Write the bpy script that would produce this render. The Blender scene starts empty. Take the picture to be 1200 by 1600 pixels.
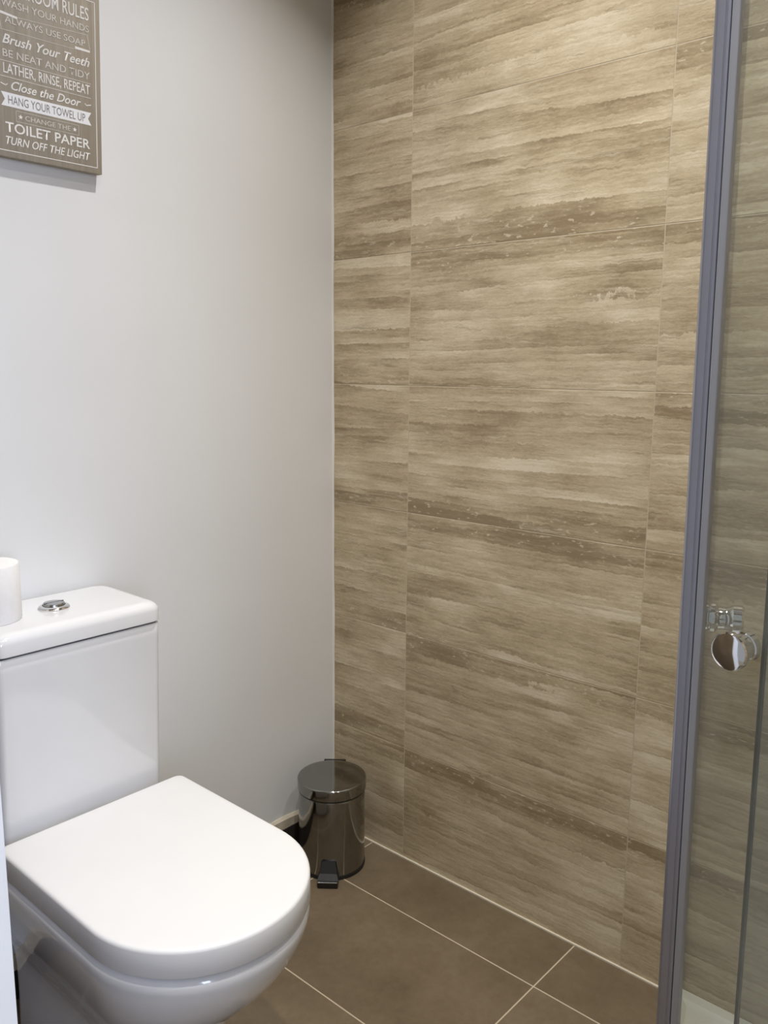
import bpy, bmesh, math, random
from mathutils import Vector, Matrix
random.seed(7)
S = bpy.context.scene
COL = S.collection

# ------------------------------------------------------------------ camera
F_PX, CX, CY, CZ, YAW, PITCH, ROLL = 1314.18, 1.53067, -1.51774, 1.23708, 0.72858, 0.16834, 0.00829
fw = Vector((-math.sin(YAW) * math.cos(PITCH), math.cos(YAW) * math.cos(PITCH), -math.sin(PITCH)))
rt = Vector((math.cos(YAW), math.sin(YAW), 0)); up = rt.cross(fw)
r2 = math.cos(ROLL) * rt + math.sin(ROLL) * up
u2 = -math.sin(ROLL) * rt + math.cos(ROLL) * up
cam_d = bpy.data.cameras.new('camera'); cam = bpy.data.objects.new('camera', cam_d); COL.objects.link(cam)
M = Matrix((r2, u2, -fw)).transposed().to_4x4(); M.translation = (CX, CY, CZ); cam.matrix_world = M
cam_d.sensor_fit = 'VERTICAL'; cam_d.sensor_height = 36; cam_d.lens = F_PX / 1600 * 36; cam_d.clip_start = 0.02
S.camera = cam

# ------------------------------------------------------------------ light
W = bpy.data.worlds.new('hallway_light'); S.world = W; W.use_nodes = True
W.node_tree.nodes['Background'].inputs[0].default_value = (0.93, 0.96, 1.0, 1)
W.node_tree.nodes['Background'].inputs[1].default_value = 0.4

def area(name, loc, target, size, power, color, shape='DISK', size_y=None, spread=math.pi):
    l = bpy.data.lights.new(name, 'AREA'); l.shape = shape; l.size = size
    if size_y: l.size_y = size_y
    l.energy = power; l.color = color; l.spread = spread
    o = bpy.data.objects.new(name, l); COL.objects.link(o); o.location = loc
    o.rotation_euler = (Vector(target) - Vector(loc)).to_track_quat('-Z', 'Y').to_euler()
    return o
WARM = (1.0, 0.98, 0.955)
SPR = math.radians(109)
area('ceiling_downlight_toilet', (0.64, -0.50, 2.59), (0.64, -0.50, 0), 0.06, 9, WARM, spread=SPR)
area('ceiling_downlight_shower', (1.46, -0.52, 2.59), (1.46, -0.52, 0), 0.06, 6.2, WARM, spread=SPR)
area('added_fill_door', (1.15, -0.98, 2.59), (1.15, -0.98, 0), 0.06, 7.5, WARM, spread=SPR)  # added fill near the door, evens the light on lid and tiled wall
# daylight from a window along the hallway, to the right of the doorway
area('hallway_window_daylight', (3.0, -1.87, 1.45), (0.4, -0.8, 0.9), 0.7, 52, (0.66, 0.76, 1.0), 'RECTANGLE', 1.3)

vs = S.view_settings
vs.view_transform = 'Standard'; vs.look = 'None'; vs.gamma = 1; vs.use_curve_mapping = False
vs.exposure = -0.15

# ------------------------------------------------------------------ materials
def mat(name):
    m = bpy.data.materials.new(name); m.use_nodes = True
    nt = m.node_tree; b = nt.nodes['Principled BSDF']
    return m, nt, b
def nd(nt, typ, **kw):
    n = nt.nodes.new(typ)
    for k, v in kw.items():
        if k.startswith('i_'): n.inputs[k[2:]].default_value = v
        else: setattr(n, k, v)
    return n
def setin(nt, sock, v):
    if hasattr(v, 'is_linked') or isinstance(v, bpy.types.NodeSocket): nt.links.new(v, sock)
    else: sock.default_value = v
def mth(nt, op, a, b=0.0, c=0.0, clamp=False):
    n = nt.nodes.new('ShaderNodeMath'); n.operation = op; n.use_clamp = clamp
    for i, v in enumerate((a, b, c)): setin(nt, n.inputs[i], v)
    return n.outputs[0]
def comb(nt, x, y, z):
    n = nt.nodes.new('ShaderNodeCombineXYZ')
    for i, v in enumerate((x, y, z)): setin(nt, n.inputs[i], v)
    return n.outputs[0]
def noise(nt, vec, scale=1.0, detail=3.0, rough=0.5):
    n = nt.nodes.new('ShaderNodeTexNoise'); nt.links.new(vec, n.inputs['Vector'])
    n.inputs['Scale'].default_value = scale; n.inputs['Detail'].default_value = detail; n.inputs['Roughness'].default_value = rough
    return n.outputs['Fac']
def ramp(nt, fac, stops):
    n = nt.nodes.new('ShaderNodeValToRGB'); setin(nt, n.inputs[0], fac)
    e = n.color_ramp.elements
    while len(e) < len(stops): e.new(0.5)
    for k, (p, c) in enumerate(stops):
        e[k].position = p; e[k].color = (*c, 1) if len(c) == 3 else c
    return n.outputs[0]
def mix(nt, fac, a, b, mode='MIX'):
    n = nt.nodes.new('ShaderNodeMix'); n.data_type = 'RGBA'; n.blend_type = mode
    setin(nt, n.inputs[0], fac); setin(nt, n.inputs[6], a); setin(nt, n.inputs[7], b)
    return n.outputs[2]
def bump(nt, b, h, strength, dist):
    n = nt.nodes.new('ShaderNodeBump'); n.inputs['Strength'].default_value = strength; n.inputs['Distance'].default_value = dist
    nt.links.new(h, n.inputs['Height']); nt.links.new(n.outputs[0], b.inputs['Normal'])
def coords(nt, which='Object'):
    tc = nt.nodes.new('ShaderNodeTexCoord'); s = nt.nodes.new('ShaderNodeSeparateXYZ')
    nt.links.new(tc.outputs[which], s.inputs[0]); return tc.outputs[which], s.outputs[0], s.outputs[1], s.outputs[2]

def plain(name, col, rough=0.5, metal=0.0, coat=0.0, var=0.03, nscale=8.0, spec=None):
    m, nt, b = mat(name)
    v, x, y, z = coords(nt)
    n = noise(nt, v, nscale, 3)
    lo = tuple(max(0, c * (1 - var)) for c in col); hi = tuple(min(1, c * (1 + var)) for c in col)
    nt.links.new(ramp(nt, n, [(0.3, lo), (0.7, hi)]), b.inputs['Base Color'])
    b.inputs['Roughness'].default_value = rough; b.inputs['Metallic'].default_value = metal
    b.inputs['Coat Weight'].default_value = coat; b.inputs['Coat Roughness'].default_value = 0.05
    if spec is not None: b.inputs['Specular IOR Level'].default_value = spec
    return m

def travertine():
    m, nt, b = mat('travertine_tile')
    v, x, y, z0 = coords(nt)
    oi = nt.nodes.new('ShaderNodeObjectInfo'); idx = oi.outputs['Object Index']
    flip = mth(nt, 'SUBTRACT', 1.0, mth(nt, 'MULTIPLY', 2.0, mth(nt, 'MODULO', idx, 2.0)))
    z = mth(nt, 'MULTIPLY', z0, flip)
    off = mth(nt, 'MULTIPLY', idx, 3.713)
    # very slow drift of the beds, ragged drips, then fine fraying
    def nz(fx_, fz_, zz, det, ro, oo=0.0):
        return noise(nt, comb(nt, mth(nt, 'MULTIPLY_ADD', x, fx_, off), mth(nt, 'ADD', off, oo), mth(nt, 'MULTIPLY_ADD', zz, fz_, off)), 1.0, det, ro)
    def addw(zz, n, amp): return mth(nt, 'ADD', zz, mth(nt, 'MULTIPLY', mth(nt, 'SUBTRACT', n, 0.5), amp))
    zw = addw(z, nz(1.6, 5.0, z, 2, 0.5), 0.014)
    zw = addw(zw, nz(38.0, 26.0, z, 5, 0.7, 1.7), 0.013)
    zw = addw(zw, nz(150.0, 80.0, z, 3, 0.6, 2.9), 0.005)
    # beds of uneven thickness: each has a tone of its own and a crisp upper edge
    ph = mth(nt, 'MULTIPLY_ADD', zw, 44.0, mth(nt, 'MULTIPLY', nz(0.5, 9.0, z, 2, 0.5, 31.0), 6.0))
    fr_, fl_ = mth(nt, 'FRACT', ph), mth(nt, 'FLOOR', ph)
    tone = noise(nt, comb(nt, mth(nt, 'MULTIPLY_ADD', x, 3.2, off), mth(nt, 'MULTIPLY_ADD', fl_, 3.37, off), off), 1.0, 3, 0.6)
    saw = mth(nt, 'POWER', fr_, 0.7)
    n1 = mth(nt, 'ADD', mth(nt, 'MULTIPLY', tone, 0.44), mth(nt, 'MULTIPLY', saw, 0.05))
    n2 = nz(11.0, 190.0, zw, 5, 0.72, 5.1)
    n3 = nz(90.0, 240.0, z, 6, 0.8, 7.7)
    n4 = nz(4.0, 9.0, z, 3, 0.6, 11.0)
    val = mth(nt, 'ADD', n1, mth(nt, 'ADD', mth(nt, 'MULTIPLY', n2, 0.31), mth(nt, 'ADD', mth(nt, 'MULTIPLY', n3, 0.20), mth(nt, 'MULTIPLY', n4, 0.18))))
    # the printed dark pitted bed along one long edge of the tile
    mr = nt.nodes.new('ShaderNodeMapRange'); mr.interpolation_type = 'SMOOTHSTEP'
    nt.links.new(zw, mr.inputs[0]); mr.inputs[1].default_value = 0.085; mr.inputs[2].default_value = 0.125
    band = mth(nt, 'MULTIPLY', mr.outputs[0], mth(nt, 'MULTIPLY', noise(nt, comb(nt, mth(nt, 'MULTIPLY_ADD', x, 3.0, off), 0.0, mth(nt, 'MULTIPLY', zw, 30.0)), 1.0, 2), 1.3), clamp=True)
    val = mth(nt, 'SUBTRACT', val, mth(nt, 'MULTIPLY', band, 0.12))
    base = ramp(nt, val, [(0.46, (0.29, 0.219, 0.130)), (0.54, (0.42, 0.333, 0.212)), (0.59, (0.51, 0.415, 0.275)), (0.64, (0.60, 0.50, 0.345)), (0.72, (0.74, 0.645, 0.485))])
    # small shell-like flecks, mostly in the dark beds
    fl = noise(nt, comb(nt, mth(nt, 'MULTIPLY_ADD', x, 60.0, off), off, mth(nt, 'MULTIPLY', z, 150.0)), 1.0, 2, 0.5)
    flm = nt.nodes.new('ShaderNodeMapRange'); nt.links.new(fl, flm.inputs[0]); flm.inputs[1].default_value = 0.635; flm.inputs[2].default_value = 0.69
    flk = mth(nt, 'MULTIPLY', flm.outputs[0], mth(nt, 'MULTIPLY_ADD', band, 0.75, 0.22), clamp=True)
    c = mix(nt, flk, base, (0.66, 0.57, 0.42, 1))
    # thin dark hairlines that follow the beds
    hl = noise(nt, comb(nt, mth(nt, 'MULTIPLY_ADD', x, 3.0, off), off, mth(nt, 'MULTIPLY_ADD', zw, 75.0, off)), 1.0, 1)
    hm = nt.nodes.new('ShaderNodeMapRange'); nt.links.new(mth(nt, 'ABSOLUTE', mth(nt, 'SUBTRACT', hl, 0.5)), hm.inputs[0])
    hm.inputs[1].default_value = 0.018; hm.inputs[2].default_value = 0.0
    brk = noise(nt, comb(nt, mth(nt, 'MULTIPLY_ADD', x, 6.0, off), 3.0, mth(nt, 'MULTIPLY', z, 18.0)), 1.0, 2)
    bm = nt.nodes.new('ShaderNodeMapRange'); nt.links.new(brk, bm.inputs[0]); bm.inputs[1].default_value = 0.5; bm.inputs[2].default_value = 0.6
    c = mix(nt, mth(nt, 'MULTIPLY', mth(nt, 'MULTIPLY', hm.outputs[0], bm.outputs[0]), 0.45), c, (0.20, 0.145, 0.08, 1))
    sl = nz(5.0, 95.0, zw, 2, 0.5, 17.0)
    sm = nt.nodes.new('ShaderNodeMapRange'); nt.links.new(mth(nt, 'ABSOLUTE', mth(nt, 'SUBTRACT', sl, 0.52)), sm.inputs[0])
    sm.inputs[1].default_value = 0.022; sm.inputs[2].default_value = 0.0
    sb = nz(7.0, 24.0, z, 3, 0.6, 23.0)
    sbm = nt.nodes.new('ShaderNodeMapRange'); nt.links.new(sb, sbm.inputs[0]); sbm.inputs[1].default_value = 0.50; sbm.inputs[2].default_value = 0.58
    c = mix(nt, mth(nt, 'MULTIPLY', mth(nt, 'MULTIPLY', sm.outputs[0], sbm.outputs[0]), 0.5), c, (0.68, 0.60, 0.46, 1))
    nt.links.new(c, b.inputs['Base Color'])
    b.inputs['Roughness'].default_value = 0.42; b.inputs['Specular IOR Level'].default_value = 0.35
    bump(nt, b, val, 0.06, 0.002)
    return m
def floor_stone():
    m, nt, b = mat('brown_stone_floor_tile')
    v, x, y, z = coords(nt)
    oi = nt.nodes.new('ShaderNodeObjectInfo'); off = mth(nt, 'MULTIPLY', oi.outputs['Object Index'], 5.37)
    vv = comb(nt, mth(nt, 'ADD', x, off), mth(nt, 'ADD', y, off), z)
    n1 = noise(nt, vv, 6.0, 5, 0.6); n2 = noise(nt, vv, 60.0, 5, 0.7)
    val = mth(nt, 'ADD', mth(nt, 'MULTIPLY', n1, 0.7), mth(nt, 'MULTIPLY', n2, 0.3))
    nt.links.new(ramp(nt, val, [(0.3, (0.125, 0.090, 0.053)), (0.5, (0.165, 0.123, 0.076)), (0.7, (0.21, 0.163, 0.107))]), b.inputs['Base Color'])
    b.inputs['Roughness'].default_value = 0.5; b.inputs['Specular IOR Level'].default_value = 0.35
    bump(nt, b, n2, 0.05, 0.002)
    return m
def plaster():
    m, nt, b = mat('white_wall_paint')
    v, x, y, z = coords(nt)
    n = noise(nt, v, 3.0, 3); n2 = noise(nt, v, 160.0, 3)
    nt.links.new(ramp(nt, n, [(0.3, (0.755, 0.76, 0.765)), (0.7, (0.78, 0.785, 0.79))]), b.inputs['Base Color'])
    b.inputs['Roughness'].default_value = 0.6; b.inputs['Specular IOR Level'].default_value = 0.3
    bump(nt, b, n2, 0.04, 0.001)
    return m
def glass_mat(name, tint=(0.93, 0.95, 0.935), film_haze=0.085):
    m, nt, b = mat(name); nt.nodes.remove(b)
    out = nt.nodes['Material Output']
    tr = nt.nodes.new('ShaderNodeBsdfTransparent'); tr.inputs[0].default_value = (*tint, 1)
    gl = nt.nodes.new('ShaderNodeBsdfGlossy'); gl.inputs['Roughness'].default_value = 0.02
    fr = nt.nodes.new('ShaderNodeFresnel'); ge = nt.nodes.new('ShaderNodeNewGeometry'); nt.links.new(mth(nt, 'MULTIPLY_ADD', ge.outputs['Backfacing'], 1 / 1.45 - 1.45, 1.45), fr.inputs[0])
    ms = nt.nodes.new('ShaderNodeMixShader'); nt.links.new(fr.outputs[0], ms.inputs[0])
    nt.links.new(tr.outputs[0], ms.inputs[1]); nt.links.new(gl.outputs[0], ms.inputs[2])
    # lime film from dried water, raised to stand in for reflected haze
    df = nt.nodes.new('ShaderNodeBsdfDiffuse'); df.inputs[0].default_value = (0.8, 0.82, 0.83, 1)
    v, x, y, z = coords(nt)
    n = noise(nt, v, 5.0, 4)
    m2 = nt.nodes.new('ShaderNodeMixShader'); nt.links.new(mth(nt, 'MULTIPLY', n, film_haze * 2), m2.inputs[0])
    nt.links.new(ms.outputs[0], m2.inputs[1]); nt.links.new(df.outputs[0], m2.inputs[2])
    nt.links.new(m2.outputs[0], out.inputs[0])
    return m
def wood_board():
    m, nt, b = mat('grey_brown_wood_print')
    v, x, y, z = coords(nt)
    n1 = noise(nt, comb(nt, mth(nt, 'MULTIPLY', y, 90.0), x, mth(nt, 'MULTIPLY', z, 4.0)), 1.0, 4, 0.6)
    n2 = noise(nt, comb(nt, mth(nt, 'MULTIPLY', y, 420.0), x, mth(nt, 'MULTIPLY', z, 9.0)), 1.0, 3)
    val = mth(nt, 'ADD', mth(nt, 'MULTIPLY', n1, 0.6), mth(nt, 'MULTIPLY', n2, 0.4))
    nt.links.new(ramp(nt, val, [(0.3, (0.265, 0.228, 0.178)), (0.7, (0.395, 0.348, 0.28))]), b.inputs['Base Color'])
    b.inputs['Roughness'].default_value = 0.65
    return m

M_TRAV = travertine(); M_FLOOR = floor_stone(); M_WALL = plaster()
M_GROUT = plain('beige_grout', (0.54, 0.455, 0.33), 0.8)
M_CAULK = plain('cream_sealant', (0.72, 0.66, 0.53), 0.55)
M_CEIL = plain('ceiling_paint', (0.80, 0.79, 0.77), 0.7)
M_CERAMIC = plain('white_glazed_ceramic', (0.765, 0.765, 0.775), 0.12, coat=0.5, var=0.01)
M_LIDPL = plain('white_seat_plastic', (0.76, 0.755, 0.755), 0.42, var=0.01)
M_GAPSHADE = plain('gap_shade', (0.06, 0.06, 0.07), 0.8)  # near-black solid fill, paints the shade inside narrow gaps
M_CHROME = plain('chrome', (0.75, 0.75, 0.76), 0.06, metal=1.0, var=0.01)
M_STEEL = plain('polished_stainless_steel', (0.30, 0.30, 0.29), 0.10, metal=1.0, var=0.03)
M_BLACK = plain('black_plastic', (0.012, 0.012, 0.013), 0.35)
M_ALU = plain('satin_aluminium', (0.40, 0.41, 0.49), 0.38, metal=0.85, var=0.02)
M_SEAL = plain('grey_door_seal', (0.40, 0.41, 0.46), 0.35, metal=0.4, var=0.02)
M_GLASS = glass_mat('shower_glass')
M_GEDGE = plain('green_glass_edge', (0.055, 0.060, 0.035), 0.25)
M_TRAY = plain('white_shower_tray_acrylic', (0.74, 0.72, 0.64), 0.3, var=0.01)
M_DARKTILE = plain('dark_skirting_tile', (0.035, 0.030, 0.027), 0.35, var=0.2, nscale=20)
M_SKIRTTOP = plain('beige_plaster_edge', (0.60, 0.53, 0.42), 0.7, var=0.1, nscale=60)
M_PAPER = plain('toilet_paper', (0.84, 0.83, 0.83), 0.9, var=0.02, nscale=80, spec=0.1)
M_CARD = plain('cardboard_core', (0.30, 0.25, 0.20), 0.9)
M_WOOD = wood_board()
M_PRINT = plain('white_print', (0.82, 0.80, 0.77), 0.7)
M_PRINTG = plain('faded_white_print', (0.68, 0.65, 0.60), 0.7)
M_PRINTD = plain('grey_print', (0.25, 0.24, 0.24), 0.7)
M_JAMB = plain('white_gloss_door_paint', (0.80, 0.80, 0.80), 0.35, var=0.01)

# ------------------------------------------------------------------ mesh helpers
def link(name, me, m, parent=None, loc=(0, 0, 0), rot=(0, 0, 0), smooth=None):
    if isinstance(me, bmesh.types.BMesh):
        bm = me; bmesh.ops.recalc_face_normals(bm, faces=bm.faces)
        me = bpy.data.meshes.new(name); bm.to_mesh(me); bm.free()
        me.materials.append(m)
        if smooth is not None:
            me.shade_smooth(); me.set_sharp_from_angle(angle=math.radians(smooth))
    o = bpy.data.objects.new(name, me); COL.objects.link(o); o.location = loc; o.rotation_euler = rot
    if parent: o.parent = parent
    return o
def empty(name, loc=(0, 0, 0), rz=0):
    o = bpy.data.objects.new(name, None); COL.objects.link(o); o.location = loc; o.rotation_euler = (0, 0, rz); o.empty_display_size = 0.05
    return o
def tag(o, label=None, cat=None, group=None, kind=None):
    if label: o['label'] = label
    if cat: o['category'] = cat
    if group: o['group'] = group
    if kind: o['kind'] = kind
    return o
def box(bm, x0, x1, y0, y1, z0, z1):
    vs_ = [bm.verts.new((x, y, z)) for z in (z0, z1) for y in (y0, y1) for x in (x0, x1)]
    for f in ((0, 1, 3, 2), (4, 6, 7, 5), (0, 4, 5, 1), (2, 3, 7, 6), (0, 2, 6, 4), (1, 5, 7, 3)):
        bm.faces.new([vs_[i] for i in f])
    return bm
def bbox(x0, x1, y0, y1, z0, z1, bev=0.0, seg=2):
    bm = box(bmesh.new(), x0, x1, y0, y1, z0, z1)
    if bev: bmesh.ops.bevel(bm, geom=list(bm.edges) + list(bm.verts), offset=bev, segments=seg, affect='EDGES', profile=0.5)
    return bm
def loft(rings, cap0=True, cap1=True, closed=True):
    bm = bmesh.new(); R = [[bm.verts.new(p) for p in r] for r in rings]; n = len(R[0])
    for a, b in zip(R, R[1:]):
        for i in range(n if closed else n - 1):
            j = (i + 1) % n; bm.faces.new((a[i], a[j], b[j], b[i]))
    if cap0: bm.faces.new(R[0][::-1])
    if cap1: bm.faces.new(R[-1])
    return bm
def lathe(prof, n=48, cap0=True, cap1=True):
    return loft([[(r * math.cos(2 * math.pi * k / n), r * math.sin(2 * math.pi * k / n), z) for k in range(n)] for r, z in prof], cap0, cap1)
def rrect(x0, x1, y0, y1, r, z, n=6):
    pts = []
    for cx, cy, a0 in ((x1 - r, y1 - r, 0), (x0 + r, y1 - r, 90), (x0 + r, y0 + r, 180), (x1 - r, y0 + r, 270)):
        for k in range(n + 1):
            a = math.radians(a0 + 90 * k / n); pts.append((cx + r * math.cos(a), cy + r * math.sin(a), z))
    return pts
def dshape(xb, xf, w, cy, z, rb=0.02, xc=None, n=28, p=2.0):
    """D outline: rounded back corners at xb, straight sides, semi-elliptic front reaching xf."""
    if xc is None: xc = xf - w
    pts = []
    for k in range(n + 1):
        a = -math.pi / 2 + math.pi * k / n
        ca, sa = math.cos(a), math.sin(a)
        pts.append((xc + (xf - xc) * abs(ca) ** (2 / p), cy + w * math.copysign(abs(sa) ** (2 / p), sa), z))
    for k in range(7):
        a = math.radians(90 + 90 * k / 6); pts.append((xb + rb + rb * math.cos(a), cy + w - rb + rb * math.sin(a), z))
    for k in range(7):
        a = math.radians(180 + 90 * k / 6); pts.append((xb + rb + rb * math.cos(a), cy - w + rb + rb * math.sin(a), z))
    return pts
def prism(poly, z0, z1):
    return loft([[(x, y, z0) for x, y in poly], [(x, y, z1) for x, y in poly]])

# ------------------------------------------------------------------ the setting
RX, HZ = 1.95, 2.60          # right wall, ceiling
YD, YO = -1.20, -1.32        # inner and outer face of the doorway wall
JX0, JX1 = 0.755, 1.65       # door opening
G = 0.0004                   # grout recess

fl = tag(link('floor', bbox(-0.1, RX + 0.1, -2.4, 0.1, -0.08, -G), M_GROUT), kind='structure')
wl = tag(link('wall_left', bbox(-0.1, 0.0, -2.4, 0.1, -G, HZ), M_WALL), kind='structure')
wb = tag(link('wall_back', bbox(0.0, RX, G, 0.1, -G, HZ), M_GROUT), kind='structure')
wr = tag(link('wall_right', bbox(RX + G, RX + 0.1, YD, 0.1, -G, HZ), M_GROUT), kind='structure')
bm = bmesh.new(); box(bm, 0, JX0 - 0.012, YO, YD, -G, HZ); box(bm, JX1 + 0.012, RX + 0.1, YO, YD, -G, HZ); box(bm, JX0 - 0.012, JX1 + 0.012, YO, YD, 2.062, HZ)
tag(link('wall_front', bm, M_FLOOR), kind='structure')
tag(link('ceiling', bbox(-0.1, RX + 0.1, YO, 0.1, HZ, HZ + 0.05), M_CEIL), kind='structure')
bm = bmesh.new(); box(bm, JX0 - 0.012, JX0, YO - 0.01, YD, 0, 2.05); box(bm, JX1, JX1 + 0.012, YO - 0.01, YD, 0, 2.05); box(bm, JX0 - 0.012, JX1 + 0.012, YO - 0.01, YD, 2.05, 2.062)
tag(link('trim_1', bm, M_JAMB), kind='structure')['label'] = 'white painted door frame at the left edge'

_tm = {}
def tile_mesh(name, w, h, t, m):
    """tile centred on the origin in X and Z, front face towards -Y, slightly eased edges"""
    key = (name, round(w, 4), round(h, 4))
    if key not in _tm:
        bm = bmesh.new(); e = 0.0005
        fr = [bm.verts.new((sx * (w / 2 - e), -t, sz * (h / 2 - e))) for sx, sz in ((-1, -1), (1, -1), (1, 1), (-1, 1))]
        md = [bm.verts.new((sx * w / 2, -t + e * 0.7, sz * h / 2)) for sx, sz in ((-1, -1), (1, -1), (1, 1), (-1, 1))]
        bk = [bm.verts.new((sx * w / 2, 0.004, sz * h / 2)) for sx, sz in ((-1, -1), (1, -1), (1, 1), (-1, 1))]
        bm.faces.new(fr); bm.faces.new(bk[::-1])
        for a, b in ((fr, md), (md, bk)):
            for i in range(4): bm.faces.new((a[i], b[i], b[(i + 1) % 4], a[(i + 1) % 4]))
        bmesh.ops.recalc_face_normals(bm, faces=bm.faces)
        me = bpy.data.meshes.new(name); bm.to_mesh(me); bm.free(); me.materials.append(m); _tm[key] = me
    return _tm[key]
JW = 0.0020
rows = [0.0, 0.2992] + [0.2992 + 0.3 * k for k in range(1, 8)] + [HZ]
xs = [0.0025, 0.2515, 0.8515, 1.4515, RX]
idx = 0
# flip: dark bed at the top (even) or at the bottom (odd)
flips = {(1, 0): 0, (1, 1): 0, (1, 2): 0, (1, 3): 1, (1, 4): 0, (1, 5): 1, (1, 6): 0, (2, 3): 0, (2, 5): 0, (2, 1): 0, (0, 3): 1, (0, 2): 1, (0, 4): 1}
for r in range(9):
    for c in range(4):
        x0, x1, z0, z1 = xs[c], xs[c + 1], rows[r], rows[r + 1]
        w, h = x1 - x0 - JW, z1 - z0 - JW
        o = link('tile', tile_mesh('travertine', w, h, 0.0, M_TRAV), None, wb, ((x0 + x1) / 2, 0, (z0 + z1) / 2))
        o.pass_index = 2 * (idx * 7 % 53 + 1) + flips.get((c, r), (r + c) % 2); idx += 1
ys = [0.0, -0.45, -1.05, YD]
for r in range(9):
    for c in range(3):
        y1, y0, z0, z1 = ys[c], ys[c + 1], rows[r], rows[r + 1]
        o = link('tile', tile_mesh('travertine', y1 - y0 - JW, z1 - z0 - JW, 0.0, M_TRAV), None, wr, (RX, (y0 + y1) / 2, (z0 + z1) / 2), (0, 0, -math.pi / 2))
        o.pass_index = 2 * (idx * 7 % 53 + 1) + (r + c) % 2; idx += 1
# floor tiles
FT = {}
fx = [0.0, 0.1466, 0.7466, 1.3466, RX]
fy = [0.0, -0.1701, -0.4746, -0.7746, -1.0746, -1.3746, -1.6746, -1.9746]
for i in range(4):
    for j in range(7):
        x0, x1, y1, y0 = fx[i], fx[i + 1], fy[j], fy[j + 1]
        o = link('floor_tile', tile_mesh('stone', x1 - x0 - 0.003, y1 - y0 - 0.003, 0.0, M_FLOOR), None, fl, ((x0 + x1) / 2, (y0 + y1) / 2, 0), (-math.pi / 2, 0, 0))
        o.pass_index = i * 7 + j + 1
# sealant bead along the foot of the tiled wall, and in the corner of the two walls
tag(link('trim_2', prism([(0.0, 0.0), (0.0, -0.0045), (0.975, -0.0045), (0.975, 0.0)], 0, 0.0035), M_CAULK), kind='structure')
tag(link('trim_3', loft([[(0, 0, z), (0.0035 + 0.0012 * math.sin(z * 19) * math.sin(z * 7.3), 0, z), (0.0, -0.004, z)] for z in [k * 0.02 for k in range(131)]]), plain('white_sealant', (0.80, 0.78, 0.74), 0.6)), kind='structure')
# dark skirting tiles under a rough plaster edge
bb = tag(link('baseboard_left', bbox(0.0, 0.004, YD, -0.0005, 0, 0.064), M_GROUT), kind='structure')
for y0, y1 in ((-0.172, -0.001), (-0.475, -0.1745), (-0.778, -0.4775), (-1.081, -0.7805), (-1.2, -1.0835)):
    link('skirting_tile', bbox(0.0035, 0.010, y0, y1, 0.0005, 0.063, 0.001, 1), M_DARKTILE, bb)
rings = []
for k in range(61):
    y = YD + (1.199) * k / 60; t = 0.009 + 0.0015 * math.sin(k * 1.7) * math.sin(k * 0.6); zt = 0.092 + 0.002 * math.sin(k * 0.9)
    rings.append([(0, y, 0.0635), (t, y, 0.0635), (t, y, zt - 0.006), (0.003, y, zt), (0, y, zt)])
tag(link('trim_4', loft(rings), M_SKIRTTOP), kind='structure')

# ------------------------------------------------------------------ toilet
TC = -0.814
wc = tag(empty('toilet', (0.0, TC, 0)), 'white close-coupled toilet with closed D-shaped lid against the white wall', 'toilet')
def tz(bm_):   # build in room coordinates, store relative to the toilet's base
    bmesh.ops.translate(bm_, verts=bm_.verts, vec=(0, -TC, 0)); return bm_
secs = [  # z, back, front, half width, centre of front arc
    (0.0, 0.075, 0.515, 0.112), (0.012, 0.075, 0.517, 0.113), (0.08, 0.073, 0.509, 0.110), (0.14, 0.071, 0.506, 0.1095), (0.172, 0.070, 0.511, 0.1115),
    (0.190, 0.068, 0.522, 0.1155), (0.205, 0.065, 0.539, 0.121), (0.222, 0.061, 0.560, 0.128), (0.240, 0.057, 0.582, 0.1355), (0.262, 0.052, 0.607, 0.145), (0.29, 0.046, 0.634, 0.1555), (0.318, 0.042, 0.656, 0.1645), (0.345, 0.040, 0.673, 0.1725),
    (0.368, 0.040, 0.684, 0.1780), (0.386, 0.040, 0.6895, 0.1808), (0.397, 0.040, 0.690, 0.1812), (0.403, 0.040, 0.6875, 0.1795), (0.4065, 0.041, 0.682, 0.1755), (0.408, 0.043, 0.674, 0.170)]
link('pan', tz(loft([dshape(b_, f_, w_, TC, z_, 0.03, n=32) for z_, b_, f_, w_ in secs])), M_CERAMIC, wc, smooth=75)
# closed seat ring just under the lid, coloured dark as gap shade, then the lid
link('seat', tz(loft([dshape(0.222, 0.683, 0.172, TC, 0.408, 0.012, n=32), dshape(0.222, 0.683, 0.172, TC, 0.415, 0.012, n=32)])), M_GAPSHADE, wc)
lid = []
for z_, ins in ((0.4125, 0.0035), (0.4132, 0.0012), (0.415, 0.0), (0.4505, 0.0006), (0.4530, 0.0015), (0.4548, 0.0032), (0.4557, 0.0055), (0.4560, 0.0085), (0.4561, 0.012), (0.4561, 0.03)):
    lid.append(dshape(0.214 + ins, 0.693 - ins, 0.1795 - ins, TC, z_, 0.014, n=40))
link('seat_lid', tz(loft(lid)), M_LIDPL, wc, smooth=50)
for s in (-1, 1):
    h = lathe([(0.011, -0.03), (0.012, -0.028), (0.012, 0.028), (0.011, 0.03)], 20)
    o = link('hinge', h, M_CHROME, wc, (0.207, s * 0.075, 0.421), (math.pi / 2, 0, 0), smooth=40)
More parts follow.
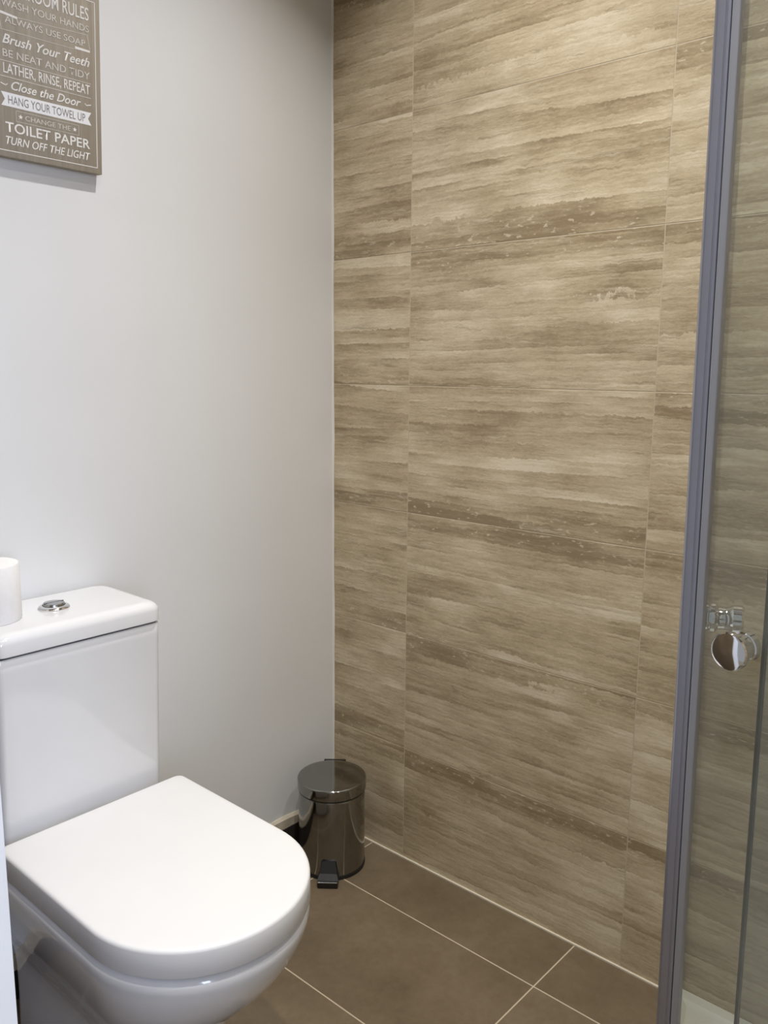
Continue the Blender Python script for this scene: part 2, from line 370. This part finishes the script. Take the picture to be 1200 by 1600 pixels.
# cistern
cb = []
for z_, xf in ((0.4085, 0.180), (0.412, 0.186), (0.45, 0.188), (0.60, 0.196), (0.742, 0.2035), (0.763, 0.2045), (0.7655, 0.2030)):
    cb.append(rrect(0.012, xf, TC - 0.1555, TC + 0.1555, 0.014, z_))
ci = link('cistern', tz(loft(cb)), M_CERAMIC, wc, smooth=35)
link('seam', tz(loft([rrect(0.014, 0.2005, TC - 0.153, TC + 0.153, 0.014, z_) for z_ in (0.7645, 0.7705)])), M_GAPSHADE, wc)
cl = []
for z_, ins in ((0.769, 0.003), (0.7695, 0.0012), (0.771, 0.0), (0.790, 0.0), (0.7955, 0.0012), (0.8005, 0.0045), (0.804, 0.0095), (0.8055, 0.015), (0.806, 0.019), (0.806, 0.021)):
    cl.append(rrect(0.008 + ins * 0.5, 0.2085 - ins, TC - 0.1585 + ins, TC + 0.1585 - ins, 0.022, z_, 8))
cl = link('cistern_lid', tz(loft(cl)), M_CERAMIC, wc, smooth=35)
fb = link('flush_button', lathe([(0.027, 0), (0.0275, 0.002), (0.0262, 0.0045), (0.0225, 0.0065), (0.0200, 0.0066), (0.0195, 0.003)], 48, True, True), M_CHROME, wc, (0.107, -0.003, 0.8058), smooth=35)
bmd = lathe([(0.0188, 0.0), (0.0188, 0.0062), (0.0178, 0.0078), (0.012, 0.0086), (0.001, 0.0088)], 40)
link('push_plate', bmd, plain('brushed_chrome', (0.42, 0.43, 0.43), 0.25, metal=1.0), fb, (0, 0, 0.0028), smooth=35)
link('divider', bbox(-0.0006, 0.0006, -0.0185, 0.0185, 0.0085, 0.0118), M_GAPSHADE, fb)

# ------------------------------------------------------------------ toilet roll standing on the cistern
tr = tag(empty('toilet_roll', (0.095, -0.930, 0.8062)), 'white toilet paper roll standing upright on the cistern lid', 'toilet roll')
prof = [(0.0245, 0.0), (0.0535, 0.0), (0.0548, 0.002), (0.055, 0.05), (0.0548, 0.0965), (0.0535, 0.0985), (0.045, 0.0990), (0.0245, 0.0985), (0.0245, 0.0)]
link('paper', lathe(prof, 48, False, False), M_PAPER, tr, smooth=50)
link('core', lathe([(0.0244, 0.001), (0.0244, 0.0988), (0.0232, 0.0988), (0.0232, 0.001), (0.0244, 0.001)], 32, False, False), M_CARD, tr, smooth=50)
link('loose_end', bbox(0.054, 0.0556, -0.022, 0.0, 0.001, 0.0978, 0.0004, 1), M_PAPER, tr, rot=(0, 0, math.radians(-15)))

# ------------------------------------------------------------------ pedal bin
BX, BY = 0.1305, -0.1365
pa = math.atan2(-0.86, 0.72)
pb = tag(empty('pedal_bin', (BX, BY, 0), pa), 'small polished steel pedal bin with round lid in the corner', 'bin')
link('base_ring', lathe([(0.080, 0.0), (0.0838, 0.001), (0.0842, 0.008), (0.083, 0.010)], 64), M_BLACK, pb, smooth=35)
link('body', lathe([(0.0822, 0.0095), (0.0826, 0.011), (0.0826, 0.200), (0.0815, 0.204), (0.079, 0.2045)], 96), M_STEEL, pb, smooth=30)
link('rim', lathe([(0.081, 0.203), (0.0845, 0.2042), (0.0848, 0.208), (0.083, 0.209)], 64), M_BLACK, pb, smooth=35)
link('lid', lathe([(0.0835, 0.2078), (0.0855, 0.2082), (0.0857, 0.2305), (0.0852, 0.2328), (0.0838, 0.2344), (0.0815, 0.2350), (0.070, 0.2357), (0.045, 0.2366), (0.02, 0.2371), (0.001, 0.2372)], 96), M_STEEL, pb, smooth=40)
bm = bbox(-0.0935, -0.0840, -0.028, 0.028, 0.190, 0.2335, 0.0015, 2)
link('hinge', bm, M_BLACK, pb, smooth=40)
bm = loft([[(0.080, -0.018, 0.052), (0.080, 0.018, 0.052), (0.086, 0.016, 0.053), (0.086, -0.016, 0.053)],
           [(0.080, -0.022, 0.028), (0.080, 0.022, 0.028), (0.101, 0.021, 0.030), (0.101, -0.021, 0.030)],
           [(0.080, -0.026, 0.016), (0.080, 0.026, 0.016), (0.112, 0.026, 0.018), (0.112, -0.026, 0.018)]][::-1])
pe = link('pedal_housing', bm, M_BLACK, pb)
link('pedal', bbox(0.084, 0.116, -0.0245, 0.0245, 0.0005, 0.0155, 0.002, 2), M_BLACK, pb, smooth=40)
link('pedal_strip', bbox(0.1125, 0.1172, -0.0235, 0.0235, 0.0150, 0.0176, 0.0006, 1), M_CHROME, pb)

# ------------------------------------------------------------------ bathroom rules board
LEAN = math.radians(3.2)
PY, PZ = -0.7335, 1.5945
pic = tag(empty('wall_sign', (0.001, PY, PZ)), 'grey-brown wooden sign with white bathroom rules lettering on the wall', 'sign')
pic.rotation_euler = (0, LEAN, 0)
TB = 0.019; BW = 0.1035; BH = 0.302
link('board', bbox(0, TB, -BW, BW, 0, BH, 0.0012, 2), M_WOOD, pic, smooth=40)
XF = TB + 0.0003
def strip_quad(bm, pts):   # thin flat print patch in the board plane (y, z)
    a = [bm.verts.new((XF, y, z)) for y, z in pts]; b_ = [bm.verts.new((XF - 0.0006, y, z)) for y, z in pts]
    bm.faces.new(a); bm.faces.new(b_[::-1]); n = len(pts)
    for i in range(n): bm.faces.new((a[i], a[(i + 1) % n], b_[(i + 1) % n], b_[i]))
def line(bm, y0, z0, y1, z1, t):
    d = Vector((y1 - y0, z1 - z0)); n = Vector((-d.y, d.x)).normalized() * t / 2
    strip_quad(bm, [(y0 - n.x, z0 - n.y), (y1 - n.x, z1 - n.y), (y1 + n.x, z1 + n.y), (y0 + n.x, z0 + n.y)])
def Y(y): return y - PY
def Z(z): return z - PZ
bm = bmesh.new()
for a in ((-0.0935, 0.0105, 0.0935, 0.0105), (-0.0935, 0.2915, 0.0935, 0.2915), (-0.0935, 0.0105, -0.0935, 0.2915), (0.0935, 0.0105, 0.0935, 0.2915)): line(bm, *a, 0.0013)
link('border_line', bm, M_PRINT, pic)
bm = bmesh.new()
line(bm, -0.083, Z(1.7478), 0.083, Z(1.7478), 0.0010); line(bm, -0.083, Z(1.7232), 0.083, Z(1.7232), 0.0010)
link('ruled_line', bm, M_PRINTG, pic)
bm = bmesh.new()   # outlined ribbon round ALWAYS USE SOAP
for a in ((-0.050, Z(1.8205), 0.078, Z(1.8285)), (0.078, Z(1.8285), 0.083, Z(1.8050)), (-0.082, Z(1.7960), 0.052, Z(1.7985)), (-0.082, Z(1.8190), -0.078, Z(1.7960))): line(bm, *a, 0.0008)
link('ribbon_outline', bm, M_PRINTG, pic)
bm = bmesh.new()
strip_quad(bm, [(-0.083, Z(1.8205)), (-0.050, Z(1.8180)), (-0.050, Z(1.8215)), (-0.083, Z(1.8245))])
link('ribbon_end', bm, M_PRINT, pic); bm = bmesh.new()
strip_quad(bm, [(0.054, Z(1.7995)), (0.083, Z(1.8000)), (0.083, Z(1.8035)), (0.054, Z(1.8040))])
link('ribbon_end', bm, M_PRINT, pic)
bm = bmesh.new()
strip_quad(bm, [(-0.083, Z(1.6765)), (0.083, Z(1.6765)), (0.0765, Z(1.6875)), (0.083, Z(1.6985)), (-0.083, Z(1.6985)), (-0.0765, Z(1.6875))])
link('banner', bm, plain('bright_white_print', (0.84, 0.84, 0.86), 0.6), pic)
bm = bmesh.new()
for a in ((-0.058, Z(1.6550), 0.058, Z(1.6550)), (-0.058, Z(1.6720), 0.058, Z(1.6720)), (-0.058, Z(1.6550), -0.058, Z(1.6720)), (0.058, Z(1.6550), 0.058, Z(1.6720))): line(bm, *a, 0.0006)
link('small_frame', bm, M_PRINTG, pic)
for cy_ in (-0.050, 0.050):
    bm = bmesh.new()
    strip_quad(bm, [(cy_ + (0.0042 if k % 2 == 0 else 0.0019) * math.sin(k * math.pi / 5), Z(1.6635) + (0.0042 if k % 2 == 0 else 0.0019) * math.cos(k * math.pi / 5)) for k in range(10)])
    link('star', bm, M_PRINT, pic)
for s in (-1, 1):
    bm = bmesh.new()
    line(bm, s * 0.083, Z(1.7120), s * 0.074, Z(1.7095), 0.0016); line(bm, s * 0.0745, Z(1.7092), s * 0.071, Z(1.7125), 0.0013)
    link('flourish', bm, M_PRINT, pic)
def text(s, y0, y1, zb, cap, m, shear=0.0, heavy=0.0):
    """one printed line fitted between y0 and y1 (board coordinates) with the given cap height"""
    cu = bpy.data.curves.new('lettering', 'FONT'); cu.body = s; cu.size = 1.0; cu.shear = shear; cu.offset = heavy; cu.resolution_u = 3
    t = bpy.data.objects.new('tmp', cu); COL.objects.link(t); bpy.context.view_layer.update()
    me = bpy.data.meshes.new_from_object(t.evaluated_get(bpy.context.evaluated_depsgraph_get()))
    bpy.data.objects.remove(t); bpy.data.curves.remove(cu)
    xs_ = [v.co.x for v in me.vertices]; x0, x1 = min(xs_), max(xs_)
    sx = (y1 - y0) / (x1 - x0); sy = cap / 0.70
    for v in me.vertices: v.co = (XF + 0.0002, y0 + (v.co.x - x0) * sx, zb + v.co.y * sy)
    me.materials.clear(); me.materials.append(m); me.name = 'lettering'
    return link('lettering', me, m, pic)
text('BATHROOM RULES', -0.0775, 0.0815, Z(1.8525), 0.0210, M_PRINT, 0, 0.004)
text('WASH YOUR HANDS', -0.0775, 0.0815, Z(1.8330), 0.0112, M_PRINTG, 0, 0.003)
text('ALWAYS USE SOAP', -0.072, 0.074, Z(1.8080), 0.0105, M_PRINTG, 0, 0.003)
text('Brush Your Teeth', -0.0775, 0.0815, Z(1.7755), 0.0150, M_PRINT, 0.35, 0.012)
text('BE NEAT AND TIDY', -0.0775, 0.0815, Z(1.7545), 0.0120, M_PRINTG, 0, 0.003)
text('LATHER, RINSE, REPEAT', -0.0775, 0.0815, Z(1.7290), 0.0160, M_PRINT, 0, 0.006)
text('Close the Door', -0.065, 0.063, Z(1.7045), 0.0140, M_PRINT, 0.35, 0.012)
text('HANG YOUR TOWEL UP', -0.071, 0.071, Z(1.6810), 0.0135, M_PRINTD, 0, 0.004)
text('CHANGE THE', -0.042, 0.042, Z(1.6595), 0.0080, M_PRINTG)
text('TOILET PAPER', -0.0775, 0.0795, Z(1.6355), 0.0160, M_PRINT, 0, 0.012)
text('TURN OFF THE LIGHT', -0.0775, 0.0795, Z(1.6155), 0.0130, M_PRINT, 0.25, 0.006)

# ------------------------------------------------------------------ shower: tray and glass enclosure
SX, SY = 1.150, -0.500           # the corner where the two door profiles meet (at floor level)
TH = math.radians(12)            # front door turns towards the camera side
FD = Vector((math.cos(TH), -math.sin(TH)))      # direction of the front glass
FN = Vector((-math.sin(TH), -math.cos(TH)))     # its outward normal
TTZ = 0.0255
def rel(p, d): return (p[0] + d[0], p[1] + d[1])
xr = RX - 0.002
fy_end = SY - 0.06 - (xr - SX) * math.tan(TH)
outer = [(0.962, -0.001), (SX - 0.02, SY - 0.055), (xr, fy_end), (xr, -0.001)]
tray = tag(empty('shower_tray', (1.4, -0.3, 0)), 'low white shower tray behind the glass on the right', 'shower tray')
def shrink(poly, d):
    c = (sum(p[0] for p in poly) / 4, sum(p[1] for p in poly) / 4); out = []
    n = len(poly)
    for i in range(n):
        p0, p1, p2 = [Vector(poly[k % n]) for k in (i - 1, i, i + 1)]
        a = (p1 - p0).normalized(); b_ = (p2 - p1).normalized()
        na, nb = Vector((-a.y, a.x)), Vector((-b_.y, b_.x))
        k = d / (1 + na.dot(nb)); out.append(tuple(p1 + (na + nb) * k))
    return out
def ring(poly, z): return [(x - 1.4, y + 0.3, z) for x, y in poly]
link('tray_body', loft([ring(outer, 0.0005), ring(outer, TTZ - 0.003), ring(shrink(outer, 0.002), TTZ), ring(shrink(outer, 0.024), TTZ), ring(shrink(outer, 0.027), TTZ - 0.002), ring(shrink(outer, 0.034), TTZ - 0.008), ring(shrink(outer, 0.12), TTZ - 0.0105)]), M_TRAY, tray, smooth=30)
link('drain', lathe([(0.045, 0), (0.045, 0.002), (0.040, 0.003), (0.001, 0.0035)], 32), M_CHROME, tray, (0.12, 0.02, TTZ - 0.0105), smooth=35)

en = tag(empty('shower_enclosure', (SX, SY, TTZ)), 'clear glass shower enclosure with grey metal edge profile and chrome knobs', 'shower enclosure')
en.rotation_euler = (0, math.radians(-0.63), 0)
GZ0, GZ1 = 0.012, 1.90 - TTZ
# edge profiles, local coordinates with the corner at the origin
def vprof(poly, m, name, parent=en, sm=35):
    return link(name, prism(poly, 0.001, 1.91 - TTZ), m, parent, smooth=sm)
def arcpts(cx, cy, r, a0, a1, n=6): return [(cx + r * math.cos(math.radians(a0 + (a1 - a0) * k / n)), cy + r * math.sin(math.radians(a0 + (a1 - a0) * k / n))) for k in range(n + 1)]
# left (return) door: runs back to the tiled wall
LW = Vector((0.970 - SX, 0.0 - SY)); LDIR = LW.normalized(); LEN = LW.length; LNRM = Vector((LDIR.y, -LDIR.x))   # LNRM points into the shower
def panel(name, p0, d, nrm, a, b, z0, z1, t, parent):
    q = [p0 + d * a - nrm * t / 2, p0 + d * b - nrm * t / 2, p0 + d * b + nrm * t / 2, p0 + d * a + nrm * t / 2]
    return link(name, prism([tuple(v) for v in q], z0, z1), M_GLASS, parent)
def edge(name, p0, d, nrm, a, b, z0, z1, t, parent, m=M_GEDGE):
    q = [p0 + d * a - nrm * t / 2, p0 + d * b - nrm * t / 2, p0 + d * b + nrm * t / 2, p0 + d * a + nrm * t / 2]
    return link(name, prism([tuple(v) for v in q], z0, z1), m, parent)
O = Vector((0.004, 0.010))
sd = panel('return_door', O, LDIR, LNRM, 0.006, LEN - 0.02, GZ0, GZ1, 0.005, en)
edge('wall_channel', O, LDIR, LNRM, LEN - 0.022, LEN - 0.006, 0.003, GZ1, 0.012, en, M_ALU)
# front door and the fixed pane behind it
FO = Vector((0.012, 0.004))
FLEN = (xr - SX - 0.012) / math.cos(TH) - 0.01
fdr = panel('front_door', FO, FD, FN, 0.002, 0.52, GZ0, GZ1, 0.006, en)
fo2 = FO - FN * 0.022
fx2 = panel('fixed_pane', fo2, FD, FN, 0.0745, FLEN, GZ0, GZ1, 0.006, en)
edge('pane_edge', fo2, FD, FN, 0.0705, 0.0745, GZ0, GZ1, 0.006, en)
# profiles: rounded main extrusion, dark groove, lighter magnetic seal
vprof([(-0.0135, 0.012)] + arcpts(-0.0075, 0.000, 0.006, 180, 270) + [(0.0005, -0.006), (0.0012, -0.0052), (0.0022, -0.0052), (0.003, -0.006)] + arcpts(0.0055, -0.0045, 0.0015, 270, 360, 3) + [(0.007, 0.012)], M_ALU, 'edge_profile')
vprof([(0.0068, -0.0025), (0.0082, -0.0028), (0.0082, 0.010), (0.0068, 0.010)], M_GAPSHADE, 'groove')
vprof([(0.0080, -0.004)] + arcpts(0.0098, -0.0055, 0.0018, 200, 270, 3) + arcpts(0.0158, -0.0055, 0.0018, 270, 350, 3) + [(0.0176, 0.004), (0.0080, 0.010)], M_SEAL, 'magnetic_seal')
link('top_rail', prism([tuple(v) for v in (FO - FN * 0.03, FO + FD * FLEN - FN * 0.03, FO + FD * FLEN + FN * 0.012, FO + FN * 0.012)], GZ1 - 0.002, GZ1 + 0.035), M_ALU, en)
link('bottom_rail', prism([tuple(v) for v in (FO + FD * 0.02 - FN * 0.03, FO + FD * FLEN - FN * 0.03, FO + FD * FLEN + FN * 0.008, FO + FD * 0.02 + FN * 0.008)], 0.0005, 0.014), M_ALU, en)
def knob(parent, p, nrm, z, prof):
    """lathe along the horizontal normal nrm, starting at the glass"""
    o = link('knob', lathe(prof, 40), M_CHROME, parent, (p.x, p.y, z), smooth=30)
    o.rotation_euler = Vector((nrm.x, nrm.y, 0)).to_track_quat('Z', 'Y').to_euler()
    return o
kA = knob(sd, O + LDIR * 0.105 + LNRM * 0.0026, LNRM, 0.905 - TTZ,
          [(0.0190, 0.0), (0.0190, 0.010), (0.0175, 0.0112), (0.0175, 0.0125), (0.0212, 0.0135), (0.0212, 0.0185), (0.0190, 0.0205), (0.0160, 0.023), (0.0150, 0.030), (0.0158, 0.036), (0.0185, 0.040), (0.0198, 0.0415), (0.0198, 0.052), (0.0175, 0.0550), (0.001, 0.056)])
kB = knob(fdr, FO + FD * 0.0635 + FN * 0.003, FN, 0.915 - TTZ,
          [(0.0185, 0.0), (0.0185, 0.010), (0.0170, 0.011), (0.0165, 0.018), (0.0175, 0.026), (0.0215, 0.0295), (0.0228, 0.031), (0.0228, 0.037), (0.0215, 0.039), (0.0195, 0.0395), (0.001, 0.0402)])
